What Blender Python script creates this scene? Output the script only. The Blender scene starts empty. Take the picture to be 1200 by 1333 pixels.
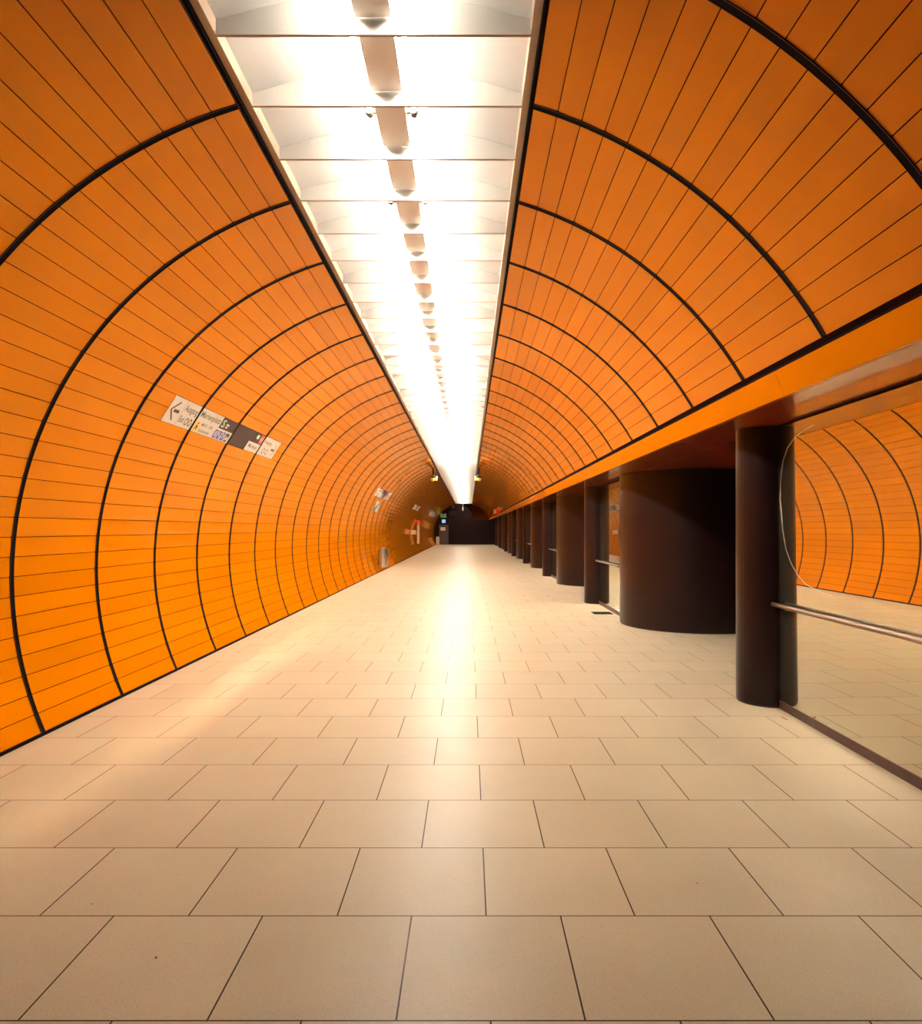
import bpy, bmesh, math, random
from mathutils import Vector, Matrix
random.seed(7)
C = bpy.context.scene.collection
sin, cos, pi, R_ = math.sin, math.cos, math.pi, math.radians

# ------------------------------------------------------------------ dimensions (metres)
H = 1.56                     # camera height
X0 = -0.4875                 # tunnel axis
ZC, RAD = 1.19, 2.972        # centre height and radius of the vault
Y_NEAR, Y_END = -3.116, 69.6
RIB0, RIBP = 5.284, 1.2      # rib positions along the tunnel
BEAM0, BEAMP = 4.174, 0.6    # ceiling beams
Z_SOF = 2.46                 # soffit height
X_GL = 2.707                 # plane of the mirror glazing
A_TOP = R_(16.94)

# ------------------------------------------------------------------ materials
def nt(m):
    m.use_nodes = True
    return m.node_tree.nodes, m.node_tree.links

def principled(name, col, rough=.5, metal=0., spec=.5, coat=0., noise=0., nscale=20., bump=0.):
    m = bpy.data.materials.new(name); N, L = nt(m)
    b = N['Principled BSDF']
    b.inputs['Base Color'].default_value = (*col, 1)
    b.inputs['Roughness'].default_value = rough
    b.inputs['Metallic'].default_value = metal
    b.inputs['Specular IOR Level'].default_value = spec
    b.inputs['Coat Weight'].default_value = coat
    if noise or bump:
        tc = N.new('ShaderNodeTexCoord')
        nz = N.new('ShaderNodeTexNoise'); nz.inputs['Scale'].default_value = nscale; nz.inputs['Detail'].default_value = 4
        L.new(tc.outputs['Object'], nz.inputs['Vector'])
        if noise:
            mx = N.new('ShaderNodeMix'); mx.data_type = 'RGBA'
            mx.inputs['A'].default_value = (*[c*(1-noise) for c in col], 1)
            mx.inputs['B'].default_value = (*[min(1, c*(1+noise)) for c in col], 1)
            L.new(nz.outputs['Fac'], mx.inputs['Factor']); L.new(mx.outputs['Result'], b.inputs['Base Color'])
        if bump:
            bp = N.new('ShaderNodeBump'); bp.inputs['Strength'].default_value = bump; bp.inputs['Distance'].default_value = .002
            L.new(nz.outputs['Fac'], bp.inputs['Height']); L.new(bp.outputs['Normal'], b.inputs['Normal'])
    return m

def enamel():
    m = bpy.data.materials.new('orange_enamel'); N, L = nt(m)
    N.remove(N['Principled BSDF']); out = N['Material Output']
    at = N.new('ShaderNodeAttribute'); at.attribute_name = 'tone'
    mx = N.new('ShaderNodeMix'); mx.data_type = 'RGBA'
    mx.inputs['A'].default_value = (.53, .147, .0002, 1)
    mx.inputs['B'].default_value = (.59, .168, .0003, 1)
    L.new(at.outputs['Fac'], mx.inputs['Factor'])
    d = N.new('ShaderNodeBsdfDiffuse'); L.new(mx.outputs['Result'], d.inputs['Color'])
    g = N.new('ShaderNodeBsdfAnisotropic'); g.inputs['Roughness'].default_value = .10
    g.inputs['Color'].default_value = (1., .68, .38, 1)
    tc = N.new('ShaderNodeTexCoord')
    nz = N.new('ShaderNodeTexNoise'); nz.inputs['Scale'].default_value = 3.; nz.inputs['Detail'].default_value = 1
    L.new(tc.outputs['Object'], nz.inputs['Vector'])
    bp = N.new('ShaderNodeBump'); bp.inputs['Strength'].default_value = .03; bp.inputs['Distance'].default_value = .01
    L.new(nz.outputs['Fac'], bp.inputs['Height']); L.new(bp.outputs['Normal'], g.inputs['Normal'])
    fr = N.new('ShaderNodeFresnel'); fr.inputs['IOR'].default_value = 1.42
    ms = N.new('ShaderNodeMixShader')
    L.new(fr.outputs['Fac'], ms.inputs[0]); L.new(d.outputs[0], ms.inputs[1]); L.new(g.outputs[0], ms.inputs[2])
    L.new(ms.outputs[0], out.inputs['Surface'])
    return m

def tile_floor():
    m = bpy.data.materials.new('stone_tiles'); N, L = nt(m)
    b = N['Principled BSDF']
    tc = N.new('ShaderNodeTexCoord')
    mp = N.new('ShaderNodeMapping'); mp.inputs['Location'].default_value = (-.07 + 6.0, -2.215 + 6.0, 0)
    L.new(tc.outputs['Object'], mp.inputs['Vector'])
    br = N.new('ShaderNodeTexBrick')
    br.offset = .5; br.offset_frequency = 2; br.squash = 1
    br.inputs['Scale'].default_value = 1
    br.inputs['Brick Width'].default_value = .6; br.inputs['Row Height'].default_value = .6
    br.inputs['Mortar Size'].default_value = .0034; br.inputs['Mortar Smooth'].default_value = .15
    br.inputs['Bias'].default_value = 0
    br.inputs['Color1'].default_value = (.39, .33, .222, 1)
    br.inputs['Color2'].default_value = (.42, .357, .243, 1)
    br.inputs['Mortar'].default_value = (.028, .013, .009, 1)
    L.new(mp.outputs['Vector'], br.inputs['Vector'])
    n1 = N.new('ShaderNodeTexNoise'); n1.inputs['Scale'].default_value = 170; n1.inputs['Detail'].default_value = 2
    n2 = N.new('ShaderNodeTexNoise'); n2.inputs['Scale'].default_value = 1.6; n2.inputs['Detail'].default_value = 5
    for n in (n1, n2): L.new(tc.outputs['Object'], n.inputs['Vector'])
    r1 = N.new('ShaderNodeMapRange'); r1.inputs['From Min'].default_value = .30; r1.inputs['From Max'].default_value = .42
    r1.inputs['To Min'].default_value = .66; r1.inputs['To Max'].default_value = 1.
    L.new(n1.outputs['Fac'], r1.inputs['Value'])
    r2 = N.new('ShaderNodeMapRange'); r2.inputs['From Min'].default_value = .3; r2.inputs['From Max'].default_value = .7
    r2.inputs['To Min'].default_value = .94; r2.inputs['To Max'].default_value = 1.03
    L.new(n2.outputs['Fac'], r2.inputs['Value'])
    mu = N.new('ShaderNodeMath'); mu.operation = 'MULTIPLY'
    L.new(r1.outputs['Result'], mu.inputs[0]); L.new(r2.outputs['Result'], mu.inputs[1])
    vm = N.new('ShaderNodeVectorMath'); vm.operation = 'SCALE'
    L.new(br.outputs['Color'], vm.inputs[0]); L.new(mu.outputs['Value'], vm.inputs['Scale'])
    L.new(vm.outputs['Vector'], b.inputs['Base Color'])
    rr = N.new('ShaderNodeMapRange'); rr.inputs['To Min'].default_value = .33; rr.inputs['To Max'].default_value = .43
    L.new(n2.outputs['Fac'], rr.inputs['Value']); L.new(rr.outputs['Result'], b.inputs['Roughness'])
    b.inputs['Specular IOR Level'].default_value = .11
    bp = N.new('ShaderNodeBump'); bp.inputs['Strength'].default_value = .5; bp.inputs['Distance'].default_value = .002; bp.invert = True
    L.new(br.outputs['Fac'], bp.inputs['Height']); L.new(bp.outputs['Normal'], b.inputs['Normal'])
    return m

def mirror_glass():
    m = bpy.data.materials.new('mirror_glass'); N, L = nt(m)
    N.remove(N['Principled BSDF'])
    out = N['Material Output']
    g = N.new('ShaderNodeBsdfAnisotropic'); g.inputs['Color'].default_value = (.67, .66, .54, 1); g.inputs['Roughness'].default_value = .012
    d = N.new('ShaderNodeBsdfDiffuse'); d.inputs['Color'].default_value = (.10, .11, .085, 1)
    lw = N.new('ShaderNodeLayerWeight'); lw.inputs['Blend'].default_value = .35
    mr = N.new('ShaderNodeMapRange'); mr.inputs['To Min'].default_value = .78; mr.inputs['To Max'].default_value = .97
    L.new(lw.outputs['Facing'], mr.inputs['Value'])
    tc = N.new('ShaderNodeTexCoord'); nz = N.new('ShaderNodeTexNoise'); nz.inputs['Scale'].default_value = .8; nz.inputs['Detail'].default_value = 1
    L.new(tc.outputs['Object'], nz.inputs['Vector'])
    bp = N.new('ShaderNodeBump'); bp.inputs['Strength'].default_value = .03; bp.inputs['Distance'].default_value = .01
    L.new(nz.outputs['Fac'], bp.inputs['Height']); L.new(bp.outputs['Normal'], g.inputs['Normal'])
    mx = N.new('ShaderNodeMixShader')
    L.new(mr.outputs['Result'], mx.inputs[0]); L.new(d.outputs[0], mx.inputs[1]); L.new(g.outputs[0], mx.inputs[2])
    L.new(mx.outputs[0], out.inputs['Surface'])
    return m

def emit(name, col, s, base=(.8, .8, .8)):
    m = bpy.data.materials.new(name); N, L = nt(m)
    b = N['Principled BSDF']; b.inputs['Base Color'].default_value = (*base, 1)
    b.inputs['Emission Color'].default_value = (*col, 1); b.inputs['Emission Strength'].default_value = s
    return m

M = dict(
    orange=enamel(),
    orange_plain=principled('orange_fascia', (.55, .158, .0005), .20, spec=.08, coat=.25),
    floor=tile_floor(),
    dark=principled('dark_profile', (.006, .0028, .0028), .6, spec=.03, noise=.3, nscale=8),
    backing=principled('joint_backing', (.012, .003, .002), .8, spec=.03),
    soffit=principled('shaded_orange_enamel', (.34, .045, .007), .3, spec=.2, coat=1.),  # orange soffit panels, their low light put into the colour as dark red
    column=principled('brown_steel', (.0115, .0040, .0038),   .30, .0, .28, noise=.25, nscale=3, bump=.05),
    brown=principled('brown_metal', (.085, .042, .032), .35, .3, .3, noise=.2, nscale=12),
    steel=principled('stainless_steel', (.62, .58, .52), .22, 1.),
    rail=principled('bronzed_steel', (.26, .20, .155), .38, 1.),
    frame=principled('frame_bounce_tan', (.36, .26, .18), .5),  # white frame, with the tan of bounced light put into its colour
    white=principled('white_paint', (.80, .745, .68), .5),
    trough=principled('trough_lining', (.48, .46, .43), .6),
    beam=principled('beam_paint', (.38, .355, .32), .5),
    holder=principled('lampholder_plastic', (.20, .175, .14), .45),
    tube=emit('fluorescent_tube', (1., .945, .86), 245.),
    tube_near=emit('fluorescent_tube_near_dimmed', (1., .94, .84), 145.),  # same tube, emission lowered to darken the near end
    tube_mid=emit('fluorescent_tube_mid_dimmed', (1., .94, .85), 190.),  # same tube, emission lowered less, easing out of the darkened near end
    tube_far=emit('fluorescent_tube_dim', (1., .93, .82), 115.),
    mirror=mirror_glass(),
    sign_white=principled('sign_white', (.56, .48, .38), .4, spec=.15),
    sign_dark=principled('sign_brown', (.048, .022, .019), .4, spec=.15),
    ink=principled('sign_ink', (.03, .02, .018), .5),
    ink_grey=principled('sign_ink_grey', (.085, .058, .042), .5),
    green=principled('sign_green', (.010, .065, .03), .4, spec=.1),
    pale_green=principled('sign_pale_green', (.45, .62, .40), .4),
    blue=principled('sign_blue', (.04, .05, .36), .4),
    yellow=principled('sign_yellow', (.80, .47, .03), .4),
    red=principled('sign_red', (.75, .07, .03), .4),
    red_lit=principled('red_face', (.42, .008, .012), .4, spec=.1),
    green_lit=emit('green_lit_face', (.35, .8, .25), .10, (.10, .2, .08)),
    blue_lit=emit('blue_lit_face', (.25, .6, 1.), .6, (.1, .2, .4)),
    pink=principled('sign_pink', (.62, .22, .17), .4),
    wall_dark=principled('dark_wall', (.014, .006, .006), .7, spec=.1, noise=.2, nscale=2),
    door=principled('grey_brown_door', (.07, .045, .04), .5),
    leaf=principled('dry_leaf', (.35, .17, .05), .7),
    crack=principled('glass_scratch', (.62, .52, .40), .4),
    beige=principled('beige_plastic', (.70, .58, .44), .45),
    black=principled('black_plastic', (.012, .010, .010), .5),
)

# ------------------------------------------------------------------ mesh helpers
class MB:
    """collects shapes into one mesh"""
    def __init__(s): s.v, s.f, s.mi, s.tone = [], [], [], []
    def quad(s, a, b, c, d, mi=0, tone=.5):
        n = len(s.v); s.v += [tuple(a), tuple(b), tuple(c), tuple(d)]
        s.f.append((n, n+1, n+2, n+3)); s.mi.append(mi); s.tone.append(tone)
    def box(s, x0, x1, y0, y1, z0, z1, mi=0):
        n = len(s.v)
        s.v += [(x, y, z) for x in (x0, x1) for y in (y0, y1) for z in (z0, z1)]
        for q in ((0,1,3,2), (4,6,7,5), (0,4,5,1), (2,3,7,6), (0,2,6,4), (1,5,7,3)):
            s.f.append(tuple(n+i for i in q)); s.mi.append(mi); s.tone.append(.5)
    def poly_prism(s, pts, mi=0, cap=True):
        """pts: (bottom loop, top loop), two lists of equal length"""
        lo, hi = pts; n = len(s.v); k = len(lo)
        s.v += [tuple(p) for p in lo] + [tuple(p) for p in hi]
        for i in range(k):
            j = (i+1) % k
            s.f.append((n+i, n+j, n+k+j, n+k+i)); s.mi.append(mi); s.tone.append(.5)
        if cap:
            s.f.append(tuple(n+i for i in range(k))[::-1]); s.mi.append(mi); s.tone.append(.5)
            s.f.append(tuple(n+k+i for i in range(k))); s.mi.append(mi); s.tone.append(.5)
    def lathe(s, prof, cx=0, cy=0, seg=48, mi=0):
        """prof: list of (r, z)"""
        lo = None
        n = len(s.v); k = len(prof)
        for i in range(seg):
            a = 2*pi*i/seg
            s.v += [(cx + r*cos(a), cy + r*sin(a), z) for r, z in prof]
        for i in range(seg):
            j = (i+1) % seg
            for q in range(k-1):
                s.f.append((n+i*k+q, n+j*k+q, n+j*k+q+1, n+i*k+q+1)); s.mi.append(mi); s.tone.append(.5)
        s.f.append(tuple(n+i*k for i in range(seg))[::-1]); s.mi.append(mi); s.tone.append(.5)
        s.f.append(tuple(n+i*k+k-1 for i in range(seg))); s.mi.append(mi); s.tone.append(.5)
    def tube(s, path, r, seg=12, mi=0):
        P = [Vector(p) for p in path]; n = len(s.v)
        for i, p in enumerate(P):
            t = (P[min(i+1, len(P)-1)] - P[max(i-1, 0)]).normalized()
            ref = Vector((0, 0, 1)) if abs(t.z) < .9 else Vector((1, 0, 0))
            u = t.cross(ref).normalized(); w = t.cross(u)
            rr = r[i] if isinstance(r, (list, tuple)) else r
            s.v += [tuple(p + u*rr*cos(2*pi*k/seg) + w*rr*sin(2*pi*k/seg)) for k in range(seg)]
        for i in range(len(P)-1):
            for k in range(seg):
                l = (k+1) % seg
                s.f.append((n+i*seg+k, n+i*seg+l, n+(i+1)*seg+l, n+(i+1)*seg+k)); s.mi.append(mi); s.tone.append(.5)
        e = n + (len(P)-1)*seg
        s.f.append(tuple(n+k for k in range(seg))[::-1]); s.mi.append(mi); s.tone.append(.5)
        s.f.append(tuple(e+k for k in range(seg))); s.mi.append(mi); s.tone.append(.5)
    def build(s, name, mats, parent=None, smooth=False, bevel=0., loc=None):
        me = bpy.data.meshes.new(name)
        me.from_pydata(s.v, [], s.f)
        for m in (mats if isinstance(mats, (list, tuple)) else [mats]): me.materials.append(m)
        me.polygons.foreach_set('material_index', s.mi)
        if any(t != .5 for t in s.tone):
            at = me.attributes.new('tone', 'FLOAT', 'FACE'); at.data.foreach_set('value', s.tone)
        me.validate(); me.update()
        bm = bmesh.new(); bm.from_mesh(me)
        if any(t != .5 for t in s.tone) is False:
            bmesh.ops.recalc_face_normals(bm, faces=bm.faces)
        if bevel:
            bmesh.ops.remove_doubles(bm, verts=bm.verts, dist=1e-6)
            es = [e for e in bm.edges if len(e.link_faces) == 2 and e.calc_face_angle(0) > .6]
            bmesh.ops.bevel(bm, geom=es, offset=bevel, segments=2, affect='EDGES', profile=.6)
        bm.to_mesh(me); bm.free()
        if smooth:
            me.polygons.foreach_set('use_smooth', [True]*len(me.polygons))
            me.set_sharp_from_angle(angle=R_(35))
        o = bpy.data.objects.new(name, me); C.objects.link(o)
        if parent: o.parent = parent
        if loc: o.location = loc
        return o

def tag(o, label, cat, group=None, kind='thing'):
    o['label'] = label; o['category'] = cat
    if group: o['group'] = group
    if kind: o['kind'] = kind
    return o

def struct(o, label=None):
    o['kind'] = 'structure'
    if label: o['label'] = label
    return o

def empty(name, loc, rz=0):
    o = bpy.data.objects.new(name, None); C.objects.link(o)
    o.location = loc; o.rotation_euler.z = rz; o.empty_display_size = .1
    return o

def copy_tree(o, parent=None):
    c = o.copy(); C.objects.link(c)
    if parent: c.parent = parent
    for ch in list(o.children): copy_tree(ch, c)
    return c

def vp(side, a, r, y):
    """point on the vault; side -1 left, +1 right; a = angle from the crown"""
    return (X0 + side*r*sin(a), y, ZC + r*cos(a))

# ------------------------------------------------------------------ floor
f = MB(); f.quad((-3.45, Y_NEAR, 0), (5.3, Y_NEAR, 0), (5.3, 75, 0), (-3.45, 75, 0))
struct(f.build('floor', M['floor']), 'beige square stone tiles laid in half bond')

# ------------------------------------------------------------------ curved cladding
def cladding(name, side, a0, pitch, n, a_base, yend):
    m = MB()
    ribs = []
    k0 = math.floor((Y_NEAR - RIB0)/RIBP)
    y = RIB0 + k0*RIBP
    while y < yend:
        y0, y1 = y + .023, min(y + RIBP - .023, yend)
        for i in range(n):
            b0 = a0 + pitch*i + .0009; b1 = a0 + pitch*(i+1) - .0009
            if i == n-1 and side > 0: b1 = a0 + pitch*n
            rr = [RAD + random.uniform(-.0006, .0006) for _ in range(4)]
            t = min(1, max(0, random.gauss(.5, .22)))
            p = [vp(side, b0, rr[0], y0), vp(side, b0, rr[1], y1), vp(side, b1, rr[2], y1), vp(side, b1, rr[3], y0)]
            q = [vp(side, b0, RAD+.013, y0), vp(side, b0, RAD+.013, y1), vp(side, b1, RAD+.013, y1), vp(side, b1, RAD+.013, y0)]
            fl = (lambda L: L) if side < 0 else (lambda L: L[::-1])
            m.quad(*fl(p[::-1]), 0, t)
            for e in range(4):
                g = (e+1) % 4
                m.quad(*fl([p[e], p[g], q[g], q[e]]), 0, t)
        ribs.append(y)
        y += RIBP
    # dark backing sheet
    steps = 40
    for s in range(steps):
        c0 = a0 + (a_base-a0)*s/steps; c1 = a0 + (a_base-a0)*(s+1)/steps
        p = [vp(side, c0, RAD+.013, Y_NEAR-1.2), vp(side, c0, RAD+.013, yend), vp(side, c1, RAD+.013, yend), vp(side, c1, RAD+.013, Y_NEAR-1.2)]
        m.quad(*p, 1, .5)
    o = m.build(name, [M['orange'], M['backing']])
    struct(o)
    for y in ribs:
        if y < 1.0: continue
        r = MB(); st = 56
        for s in range(st):
            c0 = a0 + (a_base-a0)*s/st; c1 = a0 + (a_base-a0)*(s+1)/st
            for (ra, ya), (rb, yb) in (((RAD-.007, y-.021), (RAD-.007, y+.021)), ((RAD+.012, y-.021), (RAD-.007, y-.021)), ((RAD-.007, y+.021), (RAD+.012, y+.021))):
                r.quad(vp(side, c0, ra, ya), vp(side, c0, rb, yb), vp(side, c1, rb, yb), vp(side, c1, ra, ya))
            r.quad(vp(side, c0, RAD-.0072, y-.0245), vp(side, c0, RAD-.0072, y-.021), vp(side, c1, RAD-.0072, y-.021), vp(side, c1, RAD-.0072, y-.0245), 1)
        rb = r.build('rib', [M['dark'], M['brown']], o)
        rb['label'] = 'dark arched rib between orange panels'
    return o

A_FLOOR = pi/2 + math.asin(ZC/RAD)
P_L = (R_(113.25) - A_TOP)/33
P_R = (R_(59.72) - A_TOP)/15
wl = cladding('wall_left', -1, A_TOP, P_L, 33, A_FLOOR, Y_END)
wl['label'] = 'curved tunnel wall of orange panel strips with dark ribs'
wr = cladding('wall_right', 1, A_TOP, P_R, 15, R_(59.72), 74.)
wr['label'] = 'curved orange vault above the glazed fronts'

b = MB()
xa, _, za = vp(-1, R_(113.25), RAD, 0)
b.poly_prism(([(xa-.02, Y_NEAR, 0), (xa+.016, Y_NEAR, 0), (xa+.010, Y_NEAR, za+.006), (xa-.02, Y_NEAR, za+.006)],
              [(xa-.02, Y_END, 0), (xa+.016, Y_END, 0), (xa+.010, Y_END, za+.006), (xa-.02, Y_END, za+.006)]))
struct(b.build('baseboard_left', M['dark']), 'dark strip along foot of curved wall')

# fascia: tilted orange panels with joints every two ribs
fx0, fz0, fx1, fz1 = 2.080, 2.632, 2.143, 2.462
m = MB()
y = RIB0 - RIBP*.5 - 2.4*3 + .06
while y < 74:
    y0, y1 = y+.002, min(y+2.4-.002, 74)
    m.quad((fx0, y0, fz0), (fx0, y1, fz0), (fx1, y1, fz1), (fx1, y0, fz1))
    m.quad((fx1, y0, fz1), (fx1, y1, fz1), (fx1+.03, y1, fz1), (fx1+.03, y0, fz1))
    m.quad((fx0, y0, fz0), (fx1, y0, fz1), (fx1+.03, y0, fz1), (fx0+.03, y0, fz0))
    m.quad((fx0, y0, fz0), (fx0+.03, y0, fz0), (fx0+.03, y1, fz0), (fx0, y1, fz0))
    y += 2.4
m.quad((fx0+.02, Y_NEAR, fz0+.05), (fx0+.02, 74, fz0+.05), (fx1+.025, 74, fz1+.003), (fx1+.025, Y_NEAR, fz1+.003), 1)
struct(m.build('trim_1', [M['orange_plain'], M['backing']]), 'sloping orange fascia band under the right vault')
m = MB()
m.quad((2.079, Y_NEAR, 2.69), (2.079, 74, 2.69), (2.105, 74, 2.66), (2.105, Y_NEAR, 2.66))
m.quad((2.105, Y_NEAR, 2.66), (2.105, 74, 2.66), (2.098, 74, 2.628), (2.098, Y_NEAR, 2.628))
struct(m.build('trim_2', M['backing']), 'dark maroon joint above the fascia')

# soffit over the recess
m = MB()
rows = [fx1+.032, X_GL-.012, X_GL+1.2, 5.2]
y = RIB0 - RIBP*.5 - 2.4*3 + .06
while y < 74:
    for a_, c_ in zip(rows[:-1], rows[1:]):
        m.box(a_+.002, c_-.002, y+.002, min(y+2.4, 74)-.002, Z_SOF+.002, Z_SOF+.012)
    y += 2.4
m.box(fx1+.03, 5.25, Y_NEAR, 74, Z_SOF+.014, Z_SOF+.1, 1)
struct(m.build('ceiling_recess', [M['soffit'], M['backing']]), 'glossy orange soffit with its shade painted in dark red, above columns and glass')

# dark closing walls
def wall(name, x0, x1, y0, y1, z0, z1, mat, lab):
    m = MB(); m.box(x0, x1, y0, y1, z0, z1); return struct(m.build(name, mat), lab)
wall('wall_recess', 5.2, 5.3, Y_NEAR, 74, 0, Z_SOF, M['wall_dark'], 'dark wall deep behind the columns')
wall('wall_back', -4.2, 5.3, Y_NEAR-.1, Y_NEAR, 0, 4.6, M['wall_dark'], 'dark wall behind the viewer')
wall('wall_end', -3.6, 5.3, 74, 74.1, 0, 4.6, M['orange_plain'], 'orange wall beyond the dark portal')

# portal: dark end wall with an arched upper part
def px(x, y, Y):      # a direction of view turned into a point at distance Y
    return ((x-610)*Y/909, Y, H + (688.5-y)*Y/909)
pts = [(vp(-1, A_FLOOR - (A_FLOOR-R_(14))*i/24, RAD-.004, 0)[0], vp(-1, A_FLOOR - (A_FLOOR-R_(14))*i/24, RAD-.004, 0)[2]) for i in range(25)]
pts[0] = (pts[0][0], 0)
arc = []
for i in range(13):
    t = i/12
    a = R_(62) - t*R_(62)
    arc.append((-2.3 + 2.78*cos(a), 2.36 + 2.02*sin(a)))
pts += [(-.75, 4.12)] + arc[3:] + [(.48, Z_SOF-.006), (5.2, Z_SOF-.006), (5.2, 0)]
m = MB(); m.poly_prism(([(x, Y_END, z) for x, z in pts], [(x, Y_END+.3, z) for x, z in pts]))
struct(m.build('wall_portal', M['wall_dark']), 'dark end wall with arched top closing the tunnel')

# ------------------------------------------------------------------ ceiling light trough
HW, ZB = .804, 4.083
def arch_z(t):      # t in -1..1
    return 4.166 + .134*(1 - t*t)
m = MB(); st = 20
yb0, yb1 = 1.0, Y_END - .05
for s in range(st):
    t0, t1 = -1 + 2*s/st, -1 + 2*(s+1)/st
    m.quad((X0+HW*t0, yb0, arch_z(t0)), (X0+HW*t0, yb1, arch_z(t0)), (X0+HW*t1, yb1, arch_z(t1)), (X0+HW*t1, yb0, arch_z(t1)))
m.box(X0-HW-.04, X0+HW+.04, yb1, yb1+.03, ZB, 4.35)
m.box(X0-HW-.04, X0+HW+.04, yb0-.03, yb0, ZB, 4.35)
ce = m.build('ceiling', M['trough'], smooth=True); struct(ce, 'shallow white vaulted light trough crossed by thin beams')
for n_, (sx) in enumerate((-1, 1)):
    m = MB()
    xi, xo = X0 + sx*HW, X0 + sx*.847
    m.box(min(xi, xo), max(xi, xo), Y_NEAR, Y_END, ZB, 4.20)
    y = BEAM0 - 2.4*2 + .02
    struct(m.build('trim_%d' % (3+n_), M['frame'], bevel=.002), 'white edge frame of the light trough, %s side' % ('left' if sx < 0 else 'right'))
    m = MB()
    a, c = X0 + sx*.85, X0 + sx*.872
    m.box(min(a, c), max(a, c), Y_NEAR, Y_END, 4.062, 4.2)
    struct(m.build('trim_%d' % (5+n_), M['dark']), 'dark shadow gap beside the light trough, %s side' % ('left' if sx < 0 else 'right'))
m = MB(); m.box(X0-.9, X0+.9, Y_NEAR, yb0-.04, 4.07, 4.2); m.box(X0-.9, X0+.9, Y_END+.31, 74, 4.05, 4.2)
struct(m.build('ceiling_end', M['wall_dark']), 'dark ceiling where the light trough stops')

def beam_mesh(m, y):
    m.box(X0-HW, X0+HW, y-.009, y+.009, ZB+.002, ZB+.083)       # flange
    m.box(X0-HW, X0+HW, y-.009, y+.009, ZB, ZB+.002, 1)  # white underside painted tan for the light bounced off the floor
    k = 16
    lo = [(X0-HW, y+.001, ZB+.08), (X0+HW, y+.001, ZB+.08)] + [(X0+HW*(1-2*i/k), y+.001, arch_z(1-2*i/k)-.001) for i in range(k+1)]
    hi = [(a, y+.006, c) for a, _, c in lo]
    m.poly_prism((lo, hi))
ys = []
y = BEAM0 - BEAMP*4
while y < yb1 - .2: ys.append(y); y += BEAMP
for y in ys[:100]:
    m = MB(); beam_mesh(m, y); m.build('beam', [M['beam'], M['frame']], ce)
m = MB()
for y in ys[100:]: beam_mesh(m, y)
o = m.build('beam', [M['beam'], M['frame']], ce); o['kind'] = 'stuff'

# fluorescent fixtures, each two bays long
def make_light():
    root = empty('ceiling_light', (X0, 0, ZB+.082))
    m = MB()
    for k in (0, 1):
        y0, y1 = k*BEAMP + .010, k*BEAMP + BEAMP - .018
        m.box(-.094, .094, y0, y1, 0, .008)
        m.box(-.094, -.088, y0, y1, .008, .115); m.box(.088, .094, y0, y1, .008, .115)
        m.box(-.088, .088, y0, y0+.004, .008, .115); m.box(-.088, .088, y1-.03, y1-.026, .008, .115)
    h_ = m.build('housing', M['white'], root)
    for sx in (-1, 1):
        t = MB(); t.tube([(sx*.139, .285, .036), (sx*.139, 1.40, .036)], .014, 10)
        t.build('tube', M['tube'], root, smooth=True)
        for yy, dy in ((.205, 1),):
            l = MB()
            l.tube([(sx*.139, yy, .034), (sx*.139, yy+.004, .034), (sx*.139, yy+.050, .034), (sx*.139, yy+.055, .034), (sx*.139, yy+.085, .034)], [.022, .030, .030, .022, .019], 20)
            l.box(min(sx*.0945, sx*.139), max(sx*.0945, sx*.139), yy+.012, yy+.042, .016, .052)
            l.build('lampholder', M['holder'], root, smooth=True)
    return root
ORD = ['first', 'second', 'third', 'fourth', 'fifth', 'sixth', 'seventh', 'eighth', 'ninth', 'tenth', 'eleventh', 'twelfth', 'thirteenth', 'fourteenth']
lt = make_light(); k = 0
while True:
    y = BEAM0 - 1.2 + 1.2*k
    if y + 1.2 > yb1: break
    o = copy_tree(lt)
    o.location = (X0, y, ZB+.082)
    if k < 4 or y > 27.:
        for ch in o.children:
            if ch.name.startswith('tube'):
                ch.data = ch.data.copy(); ch.data.materials[0] = M['tube_near'] if k < 2 else M['tube_mid'] if k < 4 else M['tube_far']
    if k == 0: lab = 'white fluorescent ceiling light cut off by top edge of the photo'
    elif k < 13: lab = 'white fluorescent ceiling light over two bays, %s from nearest with both lampholders in view' % ORD[k-1] if k > 1 else 'white fluorescent ceiling light, nearest one with both round lampholders in view'
    else: lab = 'distant white fluorescent ceiling light where the row merges into one bright line'
    tag(o, lab, 'ceiling light', 'fluorescent lights along the ceiling trough')
    k += 1
for ch in list(lt.children): bpy.data.objects.remove(ch)
bpy.data.objects.remove(lt)

# ------------------------------------------------------------------ columns, pillars, glazing
PER = 8.4
Yc0, rc = 4.063*H, .170*H        # slim columns
Yp0, rp, Xp = 7.37*H, .75*H, 2.36*H   # fat pillars
ZT = Z_SOF
def make_column(r, name):
    root = empty(name, (0, 0, 0))
    m = MB()
    m.lathe([(r, .02), (r, ZT-.001)], seg=96); m.build('shaft', M['column'], root, smooth=True)
    m = MB(); m.lathe([(r-.008, 0), (r-.008, .021)], seg=64); s = m.build('base', M['black'], root, smooth=True); s['label'] = 'black recessed base joint'
    m = MB()
    for a in (R_(200), R_(20)):
        for d in (-1, 1):
            pass
        ca, sa = cos(a), sin(a)
        m.quad(((r+.0006)*ca + .002*sa, (r+.0006)*sa - .002*ca, .02), ((r+.0006)*ca - .002*sa, (r+.0006)*sa + .002*ca, .02),
               ((r+.0006)*ca - .002*sa, (r+.0006)*sa + .002*ca, ZT-.001), ((r+.0006)*ca + .002*sa, (r+.0006)*sa - .002*ca, ZT-.001))
    m.build('seam', M['black'], root)
    return root
slim = make_column(rc, 'round_column'); fat = make_column(rp, 'round_pillar')
n_s = 0
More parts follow.
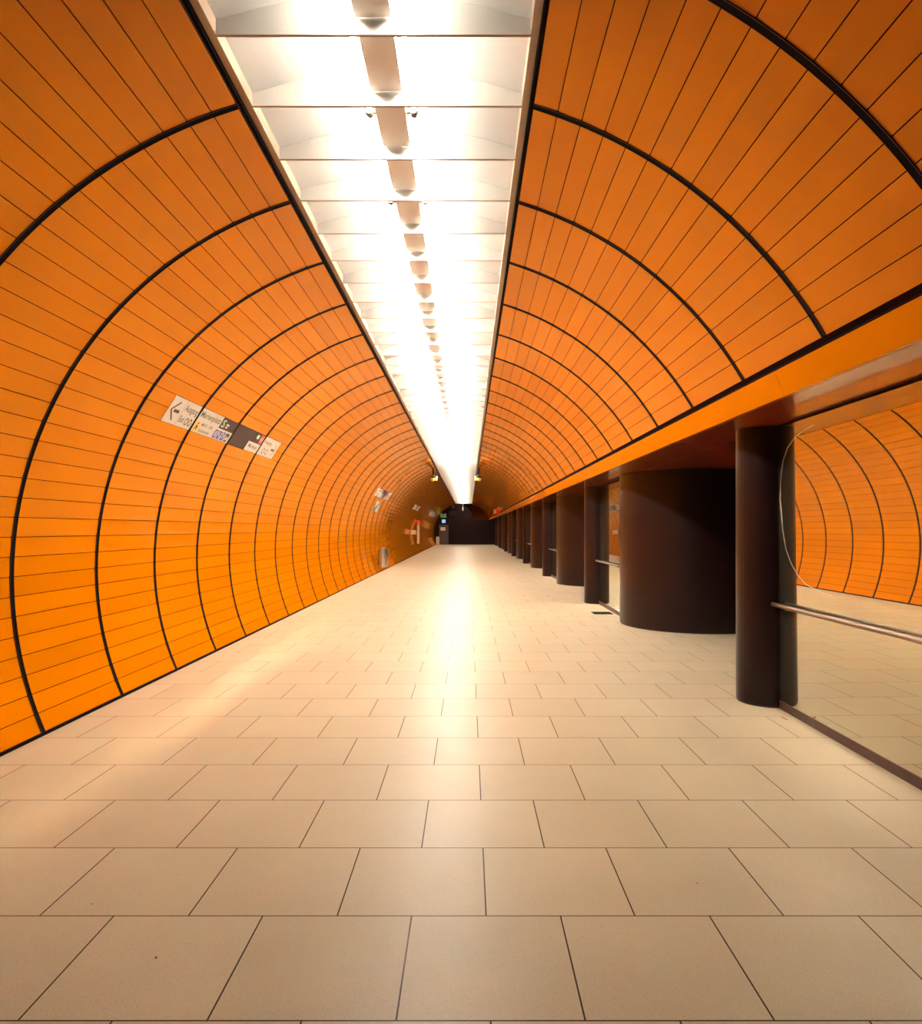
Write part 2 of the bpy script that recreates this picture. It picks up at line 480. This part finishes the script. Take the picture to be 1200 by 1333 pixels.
for k in range(8):
    y = Yc0 + PER*k
    if y > 69: break
    o = slim if k == 0 else copy_tree(slim)
    o.location = (X_GL, y, 0)
    lab = ['slim dark brown round column nearest the viewer, beside the large mirror pane',
           'slim dark brown round column just beyond the fattest pillar, above the floor grate',
           'slim dark brown round column, third of its kind along the row',
           'slim dark brown round column, fourth of its kind along the row'][k] if k < 4 else 'slim dark brown round column at the far end of the row'
    tag(o, lab, 'column', 'slim round columns at the glass fronts')
for k in range(7):
    y = Yp0 + PER*k
    if y + rp > 69.5: break
    o = fat if k == 0 else copy_tree(fat)
    o.location = (Xp, y, 0)
    lab = ['fat dark brown round pillar, widest in the photo, behind the nearest slim column',
           'fat dark brown round pillar, second of its kind along the row',
           'fat dark brown round pillar, third of its kind along the row',
           'fat dark brown round pillar, fourth of its kind along the row'][k] if k < 4 else 'fat dark brown round pillar at the far end of the row'
    tag(o, lab, 'pillar', 'fat round pillars between the glass fronts')

dcon = math.sqrt(rp*rp - (Xp-X_GL)**2)
dcon2 = math.sqrt(rp*rp - (Xp-X_GL-.055)**2) if Xp-X_GL > .055 else rp
def make_partition(y0, y1, tilt=0., first=False):
    root = empty('glass_partition', (X_GL, (y0+y1)/2, 0))
    L = (y1-y0)/2
    m = MB(); m.box(-.005, .007, -L+.004, L-.004, .0, ZT-.02-.07)
    p = m.build('pane', M['mirror'], root); p.location = (.0, 0, .07); p.rotation_euler.y = tilt
    p['label'] = 'mirror-finish glass pane'
    m = MB(); m.box(-.010, .055, -L, L, 0, .074); s = m.build('sill', M['brown'], root, bevel=.003)
    if first:
        for yy in (-L*.72+.35, -L*.35, -L*.05, .28, L*.55, L*.84):
            q = MB(); q.tube([(-.0105, yy, .045), (-.0125, yy, .045)], .005, 10); q.build('screw', M['black'], s)
    m = MB(); m.box(-.012, .055, -L, L, ZT-.048, ZT-.001); m.build('head_rail', M['dark'], root, bevel=.002)
    m = MB(); m.tube([(-.065, -L, .905), (-.065, L-.0, .905)], .019, 20); hr = m.build('handrail', M['rail'], root, smooth=True)
    for yy in (-L*.8, L*.78):
        q = MB(); q.tube([(-.065, yy, .905), (-.065, yy, .88), (-.012, yy, .875)], .006, 10); q.build('bracket', M['rail'], hr, smooth=True)
    return root
glab = ['large mirror glass front at right edge with curved scratch and low handrail',
        'narrow strip of mirror glass between fattest pillar and second slim column',
        'mirror glass front before the third slim column, showing pale reflection',
        'mirror glass front before the fourth slim column, mostly hidden by pillar']
gp = None
for k in range(8):
    y1 = Yc0 + PER*k - rc - .004
    y0 = Yp0 + PER*(k-1) + dcon2 + .006
    if y1 > 69: break
    if k == 0: o = g0 = make_partition(y0, y1, R_(-0.40), True)
    elif k == 1: o = gp = make_partition(y0, y1)
    else:
        o = copy_tree(gp); o.location = (X_GL, (y0+y1)/2, 0)
    tag(o, glab[k] if k < 4 else 'mirror glass front hidden among far pillars', 'glass partition', 'mirror glass fronts between pillars')

# curved scratch on the nearest pane
sc = [(1062, 553), (1049, 560), (1037, 569), (1027, 583), (1021, 600), (1018, 622), (1017, 650), (1019, 675), (1020, 690), (1024, 715), (1031, 734), (1040, 750), (1050, 761), (1062, 767), (1075, 773), (1090, 778)]
pp = []
for i in range(len(sc)-1):
    for q in range(4):
        t = q/4; x = sc[i][0]*(1-t) + sc[i+1][0]*t; yv = sc[i][1]*(1-t) + sc[i+1][1]*t
        xw = X_GL - .0075
        Y = xw*909/(x-610)
        pp.append(Vector((xw - g0.location.x, Y - g0.location.y, H + (688.5-yv)*Y/909)))
pp = [Vector((p.x - (p.z-.07)*math.tan(R_(.40)) , p.y, p.z)) for p in pp]
m = MB(); i = 0
ymax = (Yc0 - rc - .01) - g0.location.y
pp = [p for p in pp if p.y < ymax]
m.tube(pp, [.0011 + (.0016 if (abs(j-26) < 4) else 0) + .0006*random.random() for j in range(len(pp))], 6)
s_ = m.build('scratch', M['crack'], g0); s_['label'] = 'pale curved scratch on the glass'

# ------------------------------------------------------------------ lettering
def text_mesh(txt, x0, x1, y0, y1, z):
    cu = bpy.data.curves.new('t', 'FONT'); cu.body = txt; cu.resolution_u = 2; cu.offset = .014
    to = bpy.data.objects.new('t', cu); C.objects.link(to)
    dg = bpy.context.evaluated_depsgraph_get(); dg.update()
    me = bpy.data.meshes.new_from_object(to.evaluated_get(dg))
    bpy.data.objects.remove(to); bpy.data.curves.remove(cu)
    vs = [v.co.copy() for v in me.vertices]
    ax, bx = min(v.x for v in vs), max(v.x for v in vs); ay, by = min(v.y for v in vs), max(v.y for v in vs)
    out = [(x0 + (v.x-ax)/(bx-ax)*(x1-x0), y0 + (v.y-ay)/(by-ay)*(y1-y0), z) for v in vs]
    fs = [tuple(p.vertices) for p in me.polygons]
    bpy.data.meshes.remove(me)
    return out, fs
def lettering(txt, x0, x1, y0, y1, z, mat, parent, name='lettering'):
    v, fs = text_mesh(txt, x0, x1, y0, y1, z)
    me = bpy.data.meshes.new(name); me.from_pydata(v, [], fs); me.materials.append(mat); me.update()
    o = bpy.data.objects.new(name, me); C.objects.link(o); o.parent = parent
    return o
def flat(shapes, z, mats, parent, name):
    """shapes: list of (points, material index), thin raised flat marks"""
    m = MB()
    for pts, mi in shapes:
        n = len(m.v); m.v += [(x, y, z + mi*.0003) for x, y in pts]; m.f.append(tuple(range(n, n+len(pts)))); m.mi.append(mi); m.tone.append(.5)
    return m.build(name, mats, parent)
def rect(x0, x1, y0, y1): return [(x0, y0), (x1, y0), (x1, y1), (x0, y1)]
def oval(cx, cy, rx, ry, n=28): return [(cx + rx*cos(2*pi*i/n), cy + ry*sin(2*pi*i/n)) for i in range(n)]
def bar(x0, y0, x1, y1, w):
    d = Vector((x1-x0, y1-y0)); d.normalize(); nx, ny = -d.y*w/2, d.x*w/2
    return [(x0+nx, y0+ny), (x0-nx, y0-ny), (x1-nx, y1-ny), (x1+nx, y1+ny)]
def ring(cx, cy, rx, ry, w):
    o = []
    n = 28
    for i in range(n):
        a, c = 2*pi*i/n, 2*pi*(i+1)/n
        o.append([(cx+rx*cos(a), cy+ry*sin(a)), (cx+rx*cos(c), cy+ry*sin(c)), (cx+(rx-w)*cos(c), cy+(ry-w)*sin(c)), (cx+(rx-w)*cos(a), cy+(ry-w)*sin(a))])
    return o

# direction sign: local x = along the tunnel, local y = up the curve, z = towards the tunnel axis
SA0, SA1 = A_TOP + P_L*13, A_TOP + P_L*15
SH = 2*RAD*sin((SA1-SA0)/2)
def sign_matrix(a_low, y, off=.0015):
    """frame lying on the left wall with its lower edge at angle a_low"""
    return None
am = (SA0+SA1)/2
def wall_frame(o, a, y, lift):
    nx = Vector((0, 1, 0)); up = Vector((cos(a), 0, sin(a))); nz = Vector((sin(a), 0, -cos(a)))
    # on the left side: towards the crown is +x and +z
    p = Vector(vp(-1, a, RAD - lift, y))
    mm = Matrix((nx, up, nz)).transposed().to_4x4(); mm.translation = p
    o.matrix_world = mm
def make_sign():
    root = empty('direction_sign', (0, 0, 0))
    h = SH; y00 = 6.98
    P = [(0, 7.661-y00), (7.708-y00, 8.861-y00), (8.908-y00, 10.061-y00), (10.108-y00, 10.87-y00)]
    pan = []
    for i, (a, c) in enumerate(P):
        m = MB(); m.box(a, c, -h/2+.002, h/2-.002, -.002, .0012)
        p = m.build('panel', M['sign_dark'] if i == 2 else M['sign_white'], root)
        if i == 2: p['label'] = 'dark brown sign panel'
        pan.append(p)
    Z = .0016
    v = lambda t: -h/2 + h*t
    # panel 1: arrow left, Ausgang, Exit
    a = 0
    flat([(bar(.055, v(.49), .185, v(.84), .022), 0), (bar(.055, v(.51), .185, v(.14), .022), 0), (bar(.125, v(.49), .250, v(.49), .034), 0)], Z, [M['ink']], pan[0], 'arrow')
    flat([(rect(.303, .308, v(.0)+.003, v(1)-.003), 0)], Z, [M['ink_grey']], pan[0], 'dividing_line')
    lettering('Ausgang', .335, .660, v(.52), v(.86), Z, M['ink_grey'], pan[0])
    lettering('Exit', .335, .455, v(.17), v(.42), Z, M['ink_grey'], pan[0])
    sh = []
    for cx in (.520, .610): sh += [(q, 0) for q in ring(cx, v(.27), .040, .046, .016)]
    flat(sh, Z, [M['ink_grey']], pan[0], 'exit_symbol')
    # panel 2
    a = P[1][0]
    lettering('Marienplatz', a+.03, a+.62, v(.56), v(.88), Z, M['ink_grey'], pan[1])
    flat([(rect(a+.65, P[1][1]-.001, v(.50), v(1)-.003), 0), (oval(a+.735, v(.74), .072, h*.21), 1)], Z, [M['sign_dark'], M['green']], pan[1], 'dark_field')
    lettering('S', a+.690, a+.780, v(.57), v(.91), Z+.001, M['pale_green'], pan[1])
    flat([(rect(a+.83, a+.92, v(.70), v(.78)), 0), (rect(a+.83, a+.90, v(.60), v(.66)), 0)], Z+.0006, [M['beige']], pan[1], 'small_print')
    flat([(rect(a+.02, a+.145, v(.06), v(.46)), 0), (bar(a+.045, v(.12), a+.085, v(.26), .018), 1), (bar(a+.06, v(.30), a+.125, v(.22), .016), 1), (bar(a+.085, v(.24), a+.12, v(.10), .018), 1), (oval(a+.09, v(.38), .014, .014), 1)], Z, [M['yellow'], M['ink']], pan[1], 'pictogram')
    lettering('MVG - DB', a+.185, a+.50, v(.32), v(.45), Z, M['ink_grey'], pan[1])
    lettering('Kundencenter', a+.185, a+.50, v(.08), v(.22), Z, M['ink_grey'], pan[1])
    sh = []
    for j in range(4):
        bx, mi = a+.62+.125*j, (0 if j < 3 else 2)
        sh.append((rect(bx, bx+.10, v(.05), v(.42)), mi))
    flat(sh, Z, [M['blue'], M['sign_white'], M['green']], pan[1], 'pictogram')
    sh = []
    for j in range(4):
        bx = a+.62+.125*j
        if j == 0: sh += [(rect(bx+.03, bx+.07, v(.12), v(.36)), 0)]
        if j == 1: sh += [(rect(bx+.015, bx+.045, v(.20), v(.38)), 0), (rect(bx+.065, bx+.085, v(.09), v(.25)), 0)]
        if j == 2: sh += [(bar(bx+.01, v(.34), bx+.06, v(.34), .02), 0), (bar(bx+.03, v(.15), bx+.08, v(.3), .022), 0)]
        if j == 3: sh += [(bar(bx+.015, v(.10), bx+.05, v(.30), .03), 0), (rect(bx+.05, bx+.09, v(.12), v(.25)), 0)]
    flat(sh, Z+.0012, [M['sign_white']], pan[1], 'pictogram')
    # panel 3
    a = P[2][0]; e = P[2][1]
    flat([(rect(a+.63, e-.001, -h/2+.003, v(.48)), 0)], Z, [M['sign_white']], pan[2], 'pale_field')
    lettering('Marienpl.', a+.70, e-.06, v(.14), v(.38), Z+.0006, M['ink_grey'], pan[2])
    flat([(oval(e-.27, v(.80), .055, h*.12), 1), (oval(e-.255, v(.62), .05, h*.07), 0), (rect(e-.155, e-.005, v(.53), v(.96)), 2), (rect(e-.14, e-.02, v(.67), v(.82)), 3)], Z,
         [M['ink'], M['pale_green'], M['red'], M['pink']], pan[2], 'pictogram')
    # panel 4
    a = P[3][0]; e = P[3][1]
    lettering('Ausgang', a+.04, a+.40, v(.60), v(.84), Z, M['ink_grey'], pan[3])
    sh = []
    for cx in (a+.20, a+.36): sh += [(q, 0) for q in ring(cx, v(.27), .055, .046, .014)]
    flat(sh, Z, [M['ink_grey']], pan[3], 'exit_symbol')
    flat([(bar(e-.06, v(.50), e-.16, v(.82), .014), 0), (bar(e-.06, v(.50), e-.16, v(.16), .014), 0), (bar(e-.27, v(.47), e-.11, v(.47), .034), 0)], Z, [M['ink']], pan[3], 'arrow')
    return root
bpy.context.view_layer.update()
sg = make_sign()
slab = ['long beige and brown direction sign with arrows and lettering, nearest on left wall',
        'small distant direction sign on left wall above the green emergency sign',
        'tiny direction sign further along left wall, third beyond the nearest',
        'faint direction sign on left wall close to the dark end arch']
for k in range(4):
    o = sg if k == 0 else copy_tree(sg)
    wall_frame(o, am, 6.98 + 15.6*k, .0062 - .001)
    tag(o, slab[k], 'sign', 'direction signs along the curved wall')

# emergency sign below the second direction sign
es = empty('emergency_sign', (0, 0, 0))
m = MB(); m.box(0, 1.10, -.20, .20, -.004, .006); ep = m.build('panel', M['sign_white'], es, bevel=.002)
flat([(rect(.56, 1.08, .05, .19), 0), (rect(.02, .50, -.19, -.04), 0), (rect(.30, .80, -.05, .06), 0)], .0066, [M['green']], ep, 'green_field')
flat([(bar(.80, .09, .88, .15, .03), 0), (bar(.88, .15, .96, .09, .03), 0), (bar(.12, -.12, .26, -.12, .03), 0), (bar(.26, -.08, .30, -.12, .03), 0), (bar(.26, -.16, .30, -.12, .03), 0), (bar(.48, -.04, .55, .04, .03), 0), (bar(.55, .04, .64, -.02, .03), 0)], .0072, [M['pale_green']], ep, 'pictogram')
wall_frame(es, R_(67), 23.90, .0105)
tag(es, 'white and green emergency sign on curved left wall below small direction sign', 'sign')

# ------------------------------------------------------------------ objects along the left wall
def wx(z, inset=0.):   # x of the left wall at height z
    return X0 - math.sqrt(RAD**2 - (z-ZC)**2) + inset

# stainless waste bin, half round, standing off the wall
bn = empty('waste_bin', (wx(.2)+.20, 25.0, .19))
m = MB()
def dshape(w, d0, d1, n=18):
    return [(-d0, w), (-d0, -w)] + [(d1*sin(pi*i/n) if False else (d1*cos(-pi/2 + pi*i/n)), w*sin(-pi/2 + pi*i/n)) for i in range(n+1)]
sh = dshape(.17, .10, .20)
m.poly_prism(([(x, y, 0) for x, y in sh], [(x, y, .66) for x, y in sh])); m.build('body', M['steel'], bn, smooth=True)
sh2 = dshape(.176, .10, .206)
m = MB(); m.poly_prism(([(x, y, .665) for x, y in sh2], [(x, y, .72) for x, y in sh2])); m.build('lid', M['steel'], bn, smooth=True, bevel=.004)
m = MB(); m.box(-.13, -.101, -.12, .12, .05, .62); b_ = m.build('bracket', M['dark'], bn); b_['label'] = 'dark wall bracket'
m = MB(); m.box(.0, .12, -.15, -.13, .675, .71); m.build('slot', M['black'], bn)
tag(bn, 'stainless steel waste bin fixed to foot of curved left wall', 'bin')

# emergency call pillar: white body with red top
cp = empty('call_pillar', (wx(2.1)+.012, 44.8, .62))
m = MB(); m.box(0, .14, -.09, .09, 0, 1.18); m.build('body', M['sign_white'], cp, bevel=.01)
m = MB(); m.box(-.0, .15, -.10, .10, 1.19, 1.48); t_ = m.build('top', M['red'], cp, bevel=.01); t_['label'] = 'red top'
m = MB(); m.box(.1405, .15, -.05, .05, .75, .95); m.build('speaker_grille', M['ink_grey'], cp)
m = MB(); m.box(-.13, -.001, -.04, .04, .55, .80); m.build('bracket', M['steel'], cp)
tag(cp, 'slim white wall pillar with red top far along left wall', 'call point')
# notice plate sticking out from the wall
np_ = empty('notice_plate', (wx(1.35)+.005, 41.3, 1.24))
m = MB(); m.box(0, .32, -.012, .012, 0, .25); m.build('plate', M['beige'], np_, bevel=.003)
m = MB(); m.box(-.004, .03, -.03, .03, .03, .22); m.build('bracket', M['steel'], np_)
tag(np_, 'small beige notice plate projecting from left wall beside the red-topped pillar', 'sign')
# cabinet at the end of the wall
cb = empty('wall_cabinet', (wx(.0)+.02, 68.7, 0))
m = MB(); m.box(0, .30, -.2, .2, .03, .78); m.build('body', M['beige'], cb, bevel=.01)
m = MB(); m.box(.02, .28, -.18, .18, 0, .03); m.build('plinth', M['dark'], cb)
m = MB(); m.box(.03, .27, -.208, -.2005, .08, .73); d_ = m.build('door', M['sign_white'], cb)
m = MB(); m.box(.22, .24, -.225, -.2085, .38, .48); m.build('handle', M['steel'], d_)
tag(cb, 'small pale cabinet on floor at far end of left wall', 'cabinet')

# ------------------------------------------------------------------ far end fittings
dr = empty('door_1', (px(577.5, 709, Y_END)[0], Y_END-.02, 0)); struct(dr, 'grey-brown door in the dark end wall')
m = MB(); m.box(-.47, .47, -.03, .0, .005, 1.98); dl = m.build('door_leaf', M['door'], dr, bevel=.004)
m = MB(); m.tube([(.36, -.031, 1.02), (.36, -.07, 1.02), (.26, -.07, 1.02)], .011, 10); m.build('door_handle', M['steel'], dl)
m = MB(); m.box(-.53, -.472, -.05, .01, 0, 2.04); m.box(.472, .53, -.05, .01, 0, 2.04); m.box(-.53, .53, -.05, .01, 1.985, 2.04); m.build('door_frame', M['wall_dark'], dr)
def plate(name, x0, x1, y0, y1, Y, mat, label, cat, th=.06, part='face', body=M['dark']):
    a = px(x0, y1, Y); c = px(x1, y0, Y)
    r = empty(name, ((a[0]+c[0])/2, Y, a[2]))
    w, hh = (c[0]-a[0])/2, c[2]-a[2]
    m = MB(); m.box(-w, w, 0, th, 0, hh); m.build('housing', body, r, bevel=.004)
    m = MB(); m.box(-w*.92, w*.92, -.004, 0, hh*.06, hh*.94); f_ = m.build(part, mat, r)
    tag(r, label, cat); return r, f_, w, hh
r, f_, w, hh = plate('exit_sign', 573, 581, 668.5, 674, Y_END-.09, M['green_lit'], 'green lit exit sign above the blue one on the dark end wall', 'sign')
flat([(bar(-.12, .08, .02, .30, .07), 0), (bar(.0, .3, .16, .22, .07), 0), (oval(.05, .37, .04, .04), 0)], 0, [M['green']], f_, 'pictogram')
for ch in f_.children: ch.rotation_euler.x = pi/2; ch.location.y = -.006
r, f_, w, hh = plate('blue_sign', 575, 580, 676, 681, Y_END-.09, M['blue_lit'], 'bright blue lit sign above the door in end wall', 'sign')
r, f_, w, hh = plate('notice_board', 573, 580, 686, 691, Y_END-.14, M['beige'], 'small beige notice on the grey-brown end door', 'notice', th=.03)
r, f_, w, hh = plate('dark_board', 584, 594, 664, 673, Y_END-.05, M['column'], 'square dark brown panel on end wall, right of green exit sign', 'panel', th=.045)

# red lit sign box hanging at the fascia
yR = 48.
a = px(645.5, 669, yR); c = px(654.5, 663, yR)
rs = empty('red_sign', ((a[0]+c[0])/2, yR, a[2]))
w, hh = (c[0]-a[0])/2, c[2]-a[2]
m = MB(); m.box(-w, w, 0, .12, 0, hh); m.build('housing', M['red'], rs, bevel=.006)
m = MB(); m.box(-w*.9, w*.9, -.005, -.0005, hh*.08, hh*.92); m.build('face', M['red_lit'], rs)
m = MB(); m.box(-w-.16, -w-.004, .0, .10, .02, hh*1.0); q = m.build('side_plate', M['pink'], rs); q['label'] = 'pale pink end plate'
m = MB(); m.box(w, w+.22, .03, .07, hh*.45, hh*.62); m.build('bracket', M['beige'], rs)
tag(rs, 'red box sign at far end of orange fascia', 'sign')

# hanging cameras on both sides of the trough
def make_cam():
    r = empty('hanging_camera', (0, 0, 0))
    m = MB(); m.tube([(0, 0, .54), (0, 0, .16)], .035, 14); s = m.build('stalk', M['dark'], r, smooth=True)
    m = MB(); m.lathe([(.07, .12), (.10, .15), (.10, .23), (.05, .27)], seg=24); m.build('head', M['black'], r, smooth=True)
    m = MB(); m.lathe([(.02, .0), (.08, .03), (.10, .08), (.09, .125)], seg=24); q = m.build('lens_cover', M['yellow'], r, smooth=True); q['label'] = 'yellow lower dome'
    m = MB(); m.tube([(.12, 0, .03), (.12, 0, .20)], [.045, .055], 14); q = m.build('lamp', M['white'], r, smooth=True); q['label'] = 'white cylinder beside the dome'
    return r
cam1 = make_cam(); cam1.location = (-1.44, 28.4, 3.50)
tag(cam1, 'dark stalk with yellow and white camera head hanging left of the light trough', 'camera', 'hanging cameras')
cam2 = copy_tree(cam1); cam2.location = (.41, 28.4, 3.50); cam2.rotation_euler.z = pi
tag(cam2, 'dark stalk with yellow and white camera head hanging right of the light trough', 'camera', 'hanging cameras')
for ch in cam2.children: pass
# pendants below the end of the trough
def pend(x, y0, y1, Y, mat, rad, label):
    a = px(x, y1, Y); t = px(x, y0, Y)
    r = empty('pendant_lamp', (a[0], Y, a[2])); L = t[2]-a[2]
    m = MB(); m.tube([(0, 0, L*.45), (0, 0, L)], .018, 10); m.build('rod', mat, r, smooth=True)
    m = MB(); m.lathe([(rad*.5, 0), (rad, L*.12), (rad, L*.38), (rad*.4, L*.46)], seg=20); m.build('shade', mat, r, smooth=True)
    tag(r, label, 'pendant')
pend(602.5, 655.3, 665, Y_END-.4, M['beige'], .075, 'pale slim pendant hanging under far end of light trough')
pend(589.7, 655.3, 661.5, Y_END-.4, M['brown'], .09, 'brown short pendant left of the pale one at far end')

# ------------------------------------------------------------------ floor bits
fg = empty('floor_grate', (2.47, 12.93, 0))
m = MB()
m.box(-.175, .175, -.18, -.165, .0005, .004); m.box(-.175, .175, .165, .18, .0005, .004); m.box(-.175, -.16, -.165, .165, .0005, .004); m.box(.16, .175, -.165, .165, .0005, .004)
m.build('frame', M['dark'], fg)
m = MB(); m.box(-.16, .16, -.165, .165, .0004, .0015); m.build('tray', M['black'], fg)
m = MB()
for i in range(9): m.box(-.16, .16, -.15+.036*i, -.138+.036*i, .0015, .0035)
m.build('grille', M['dark'], fg)
tag(fg, 'square dark grate set in floor below the second slim column', 'grate')

def leaf(x, y, s, rz, label):
    m = MB()
    n = 10
    for i in range(n):
        t0, t1 = i/n, (i+1)/n
        w0, w1 = s*.35*sin(pi*t0)**.8, s*.35*sin(pi*t1)**.8
        z0, z1 = .003 + .012*t0*t0, .003 + .012*t1*t1
        m.quad((t0*s, -w0, z0+.006), (t0*s, 0, z0), (t1*s, 0, z1), (t1*s, -w1, z1+.006))
        m.quad((t0*s, 0, z0), (t0*s, w0, z0+.006), (t1*s, w1, z1+.006), (t1*s, 0, z1))
    m.tube([(-.01, 0, .002), (0, 0, .003), (s*.5, 0, .007)], .0012, 6)
    o = m.build('dry_leaf', M['leaf'], smooth=True); o.location = (x, y, 0); o.rotation_euler.z = rz
    tag(o, label, 'leaf')
leaf(2.60, 5.70, .045, 2.6, 'small dry brown leaf on floor against sill of the large mirror')

def crumb(x, y, s, label):
    m = MB(); n = 9
    lo = [(s*(.7+.5*random.random())*cos(2*pi*i/n), s*.7*(.7+.5*random.random())*sin(2*pi*i/n), 0) for i in range(n)]
    hi = [(a*.6, c*.6, s*.45) for a, c, _ in lo]
    m.poly_prism((lo, hi)); o = m.build('dirt_crumb', M['black'], smooth=True); o.location = (x, y, .0003)
    tag(o, label, 'crumb', 'dark crumbs on the floor')
def at_floor(x, y): Y = 909*H/(y-688.5); return (x-610)*Y/909, Y
for x, y, s, lab in ((203, 1247, .007, 'black crumb on floor joint near lower left corner'),
                     (120, 1177, .004, 'tiny black crumb on floor tile above lower left corner'),
                     (908, 1150, .004, 'tiny black crumb on floor tile at lower right')):
    X, Y = at_floor(x, y); crumb(X, Y, s, lab)

# ------------------------------------------------------------------ world, camera, view
w = bpy.data.worlds.new('World'); bpy.context.scene.world = w; w.use_nodes = True
w.node_tree.nodes['Background'].inputs[0].default_value = (.02, .012, .01, 1)
w.node_tree.nodes['Background'].inputs[1].default_value = 1

cd = bpy.data.cameras.new('camera'); co = bpy.data.objects.new('camera', cd); C.objects.link(co)
co.location = (0, 0, H); co.rotation_euler = (pi/2, 0, 0)
cd.sensor_fit = 'AUTO'; cd.sensor_width = 36
cd.lens = 36*909/1333
cd.shift_x = -10/1333; cd.shift_y = 22/1333
cd.clip_start = .05; cd.clip_end = 200
sc_ = bpy.context.scene
sc_.camera = co
vs = sc_.view_settings
sc_.display_settings.display_device = 'sRGB'
vs.view_transform = 'Standard'; vs.look = 'None'; vs.gamma = 1; vs.exposure = .41; vs.use_curve_mapping = False
cy = sc_.cycles
cy.use_denoising = True; cy.max_bounces = 10; cy.diffuse_bounces = 6; cy.glossy_bounces = 6
cy.sample_clamp_indirect = 60; cy.blur_glossy = .1
cy.caustics_reflective = True; cy.caustics_refractive = False
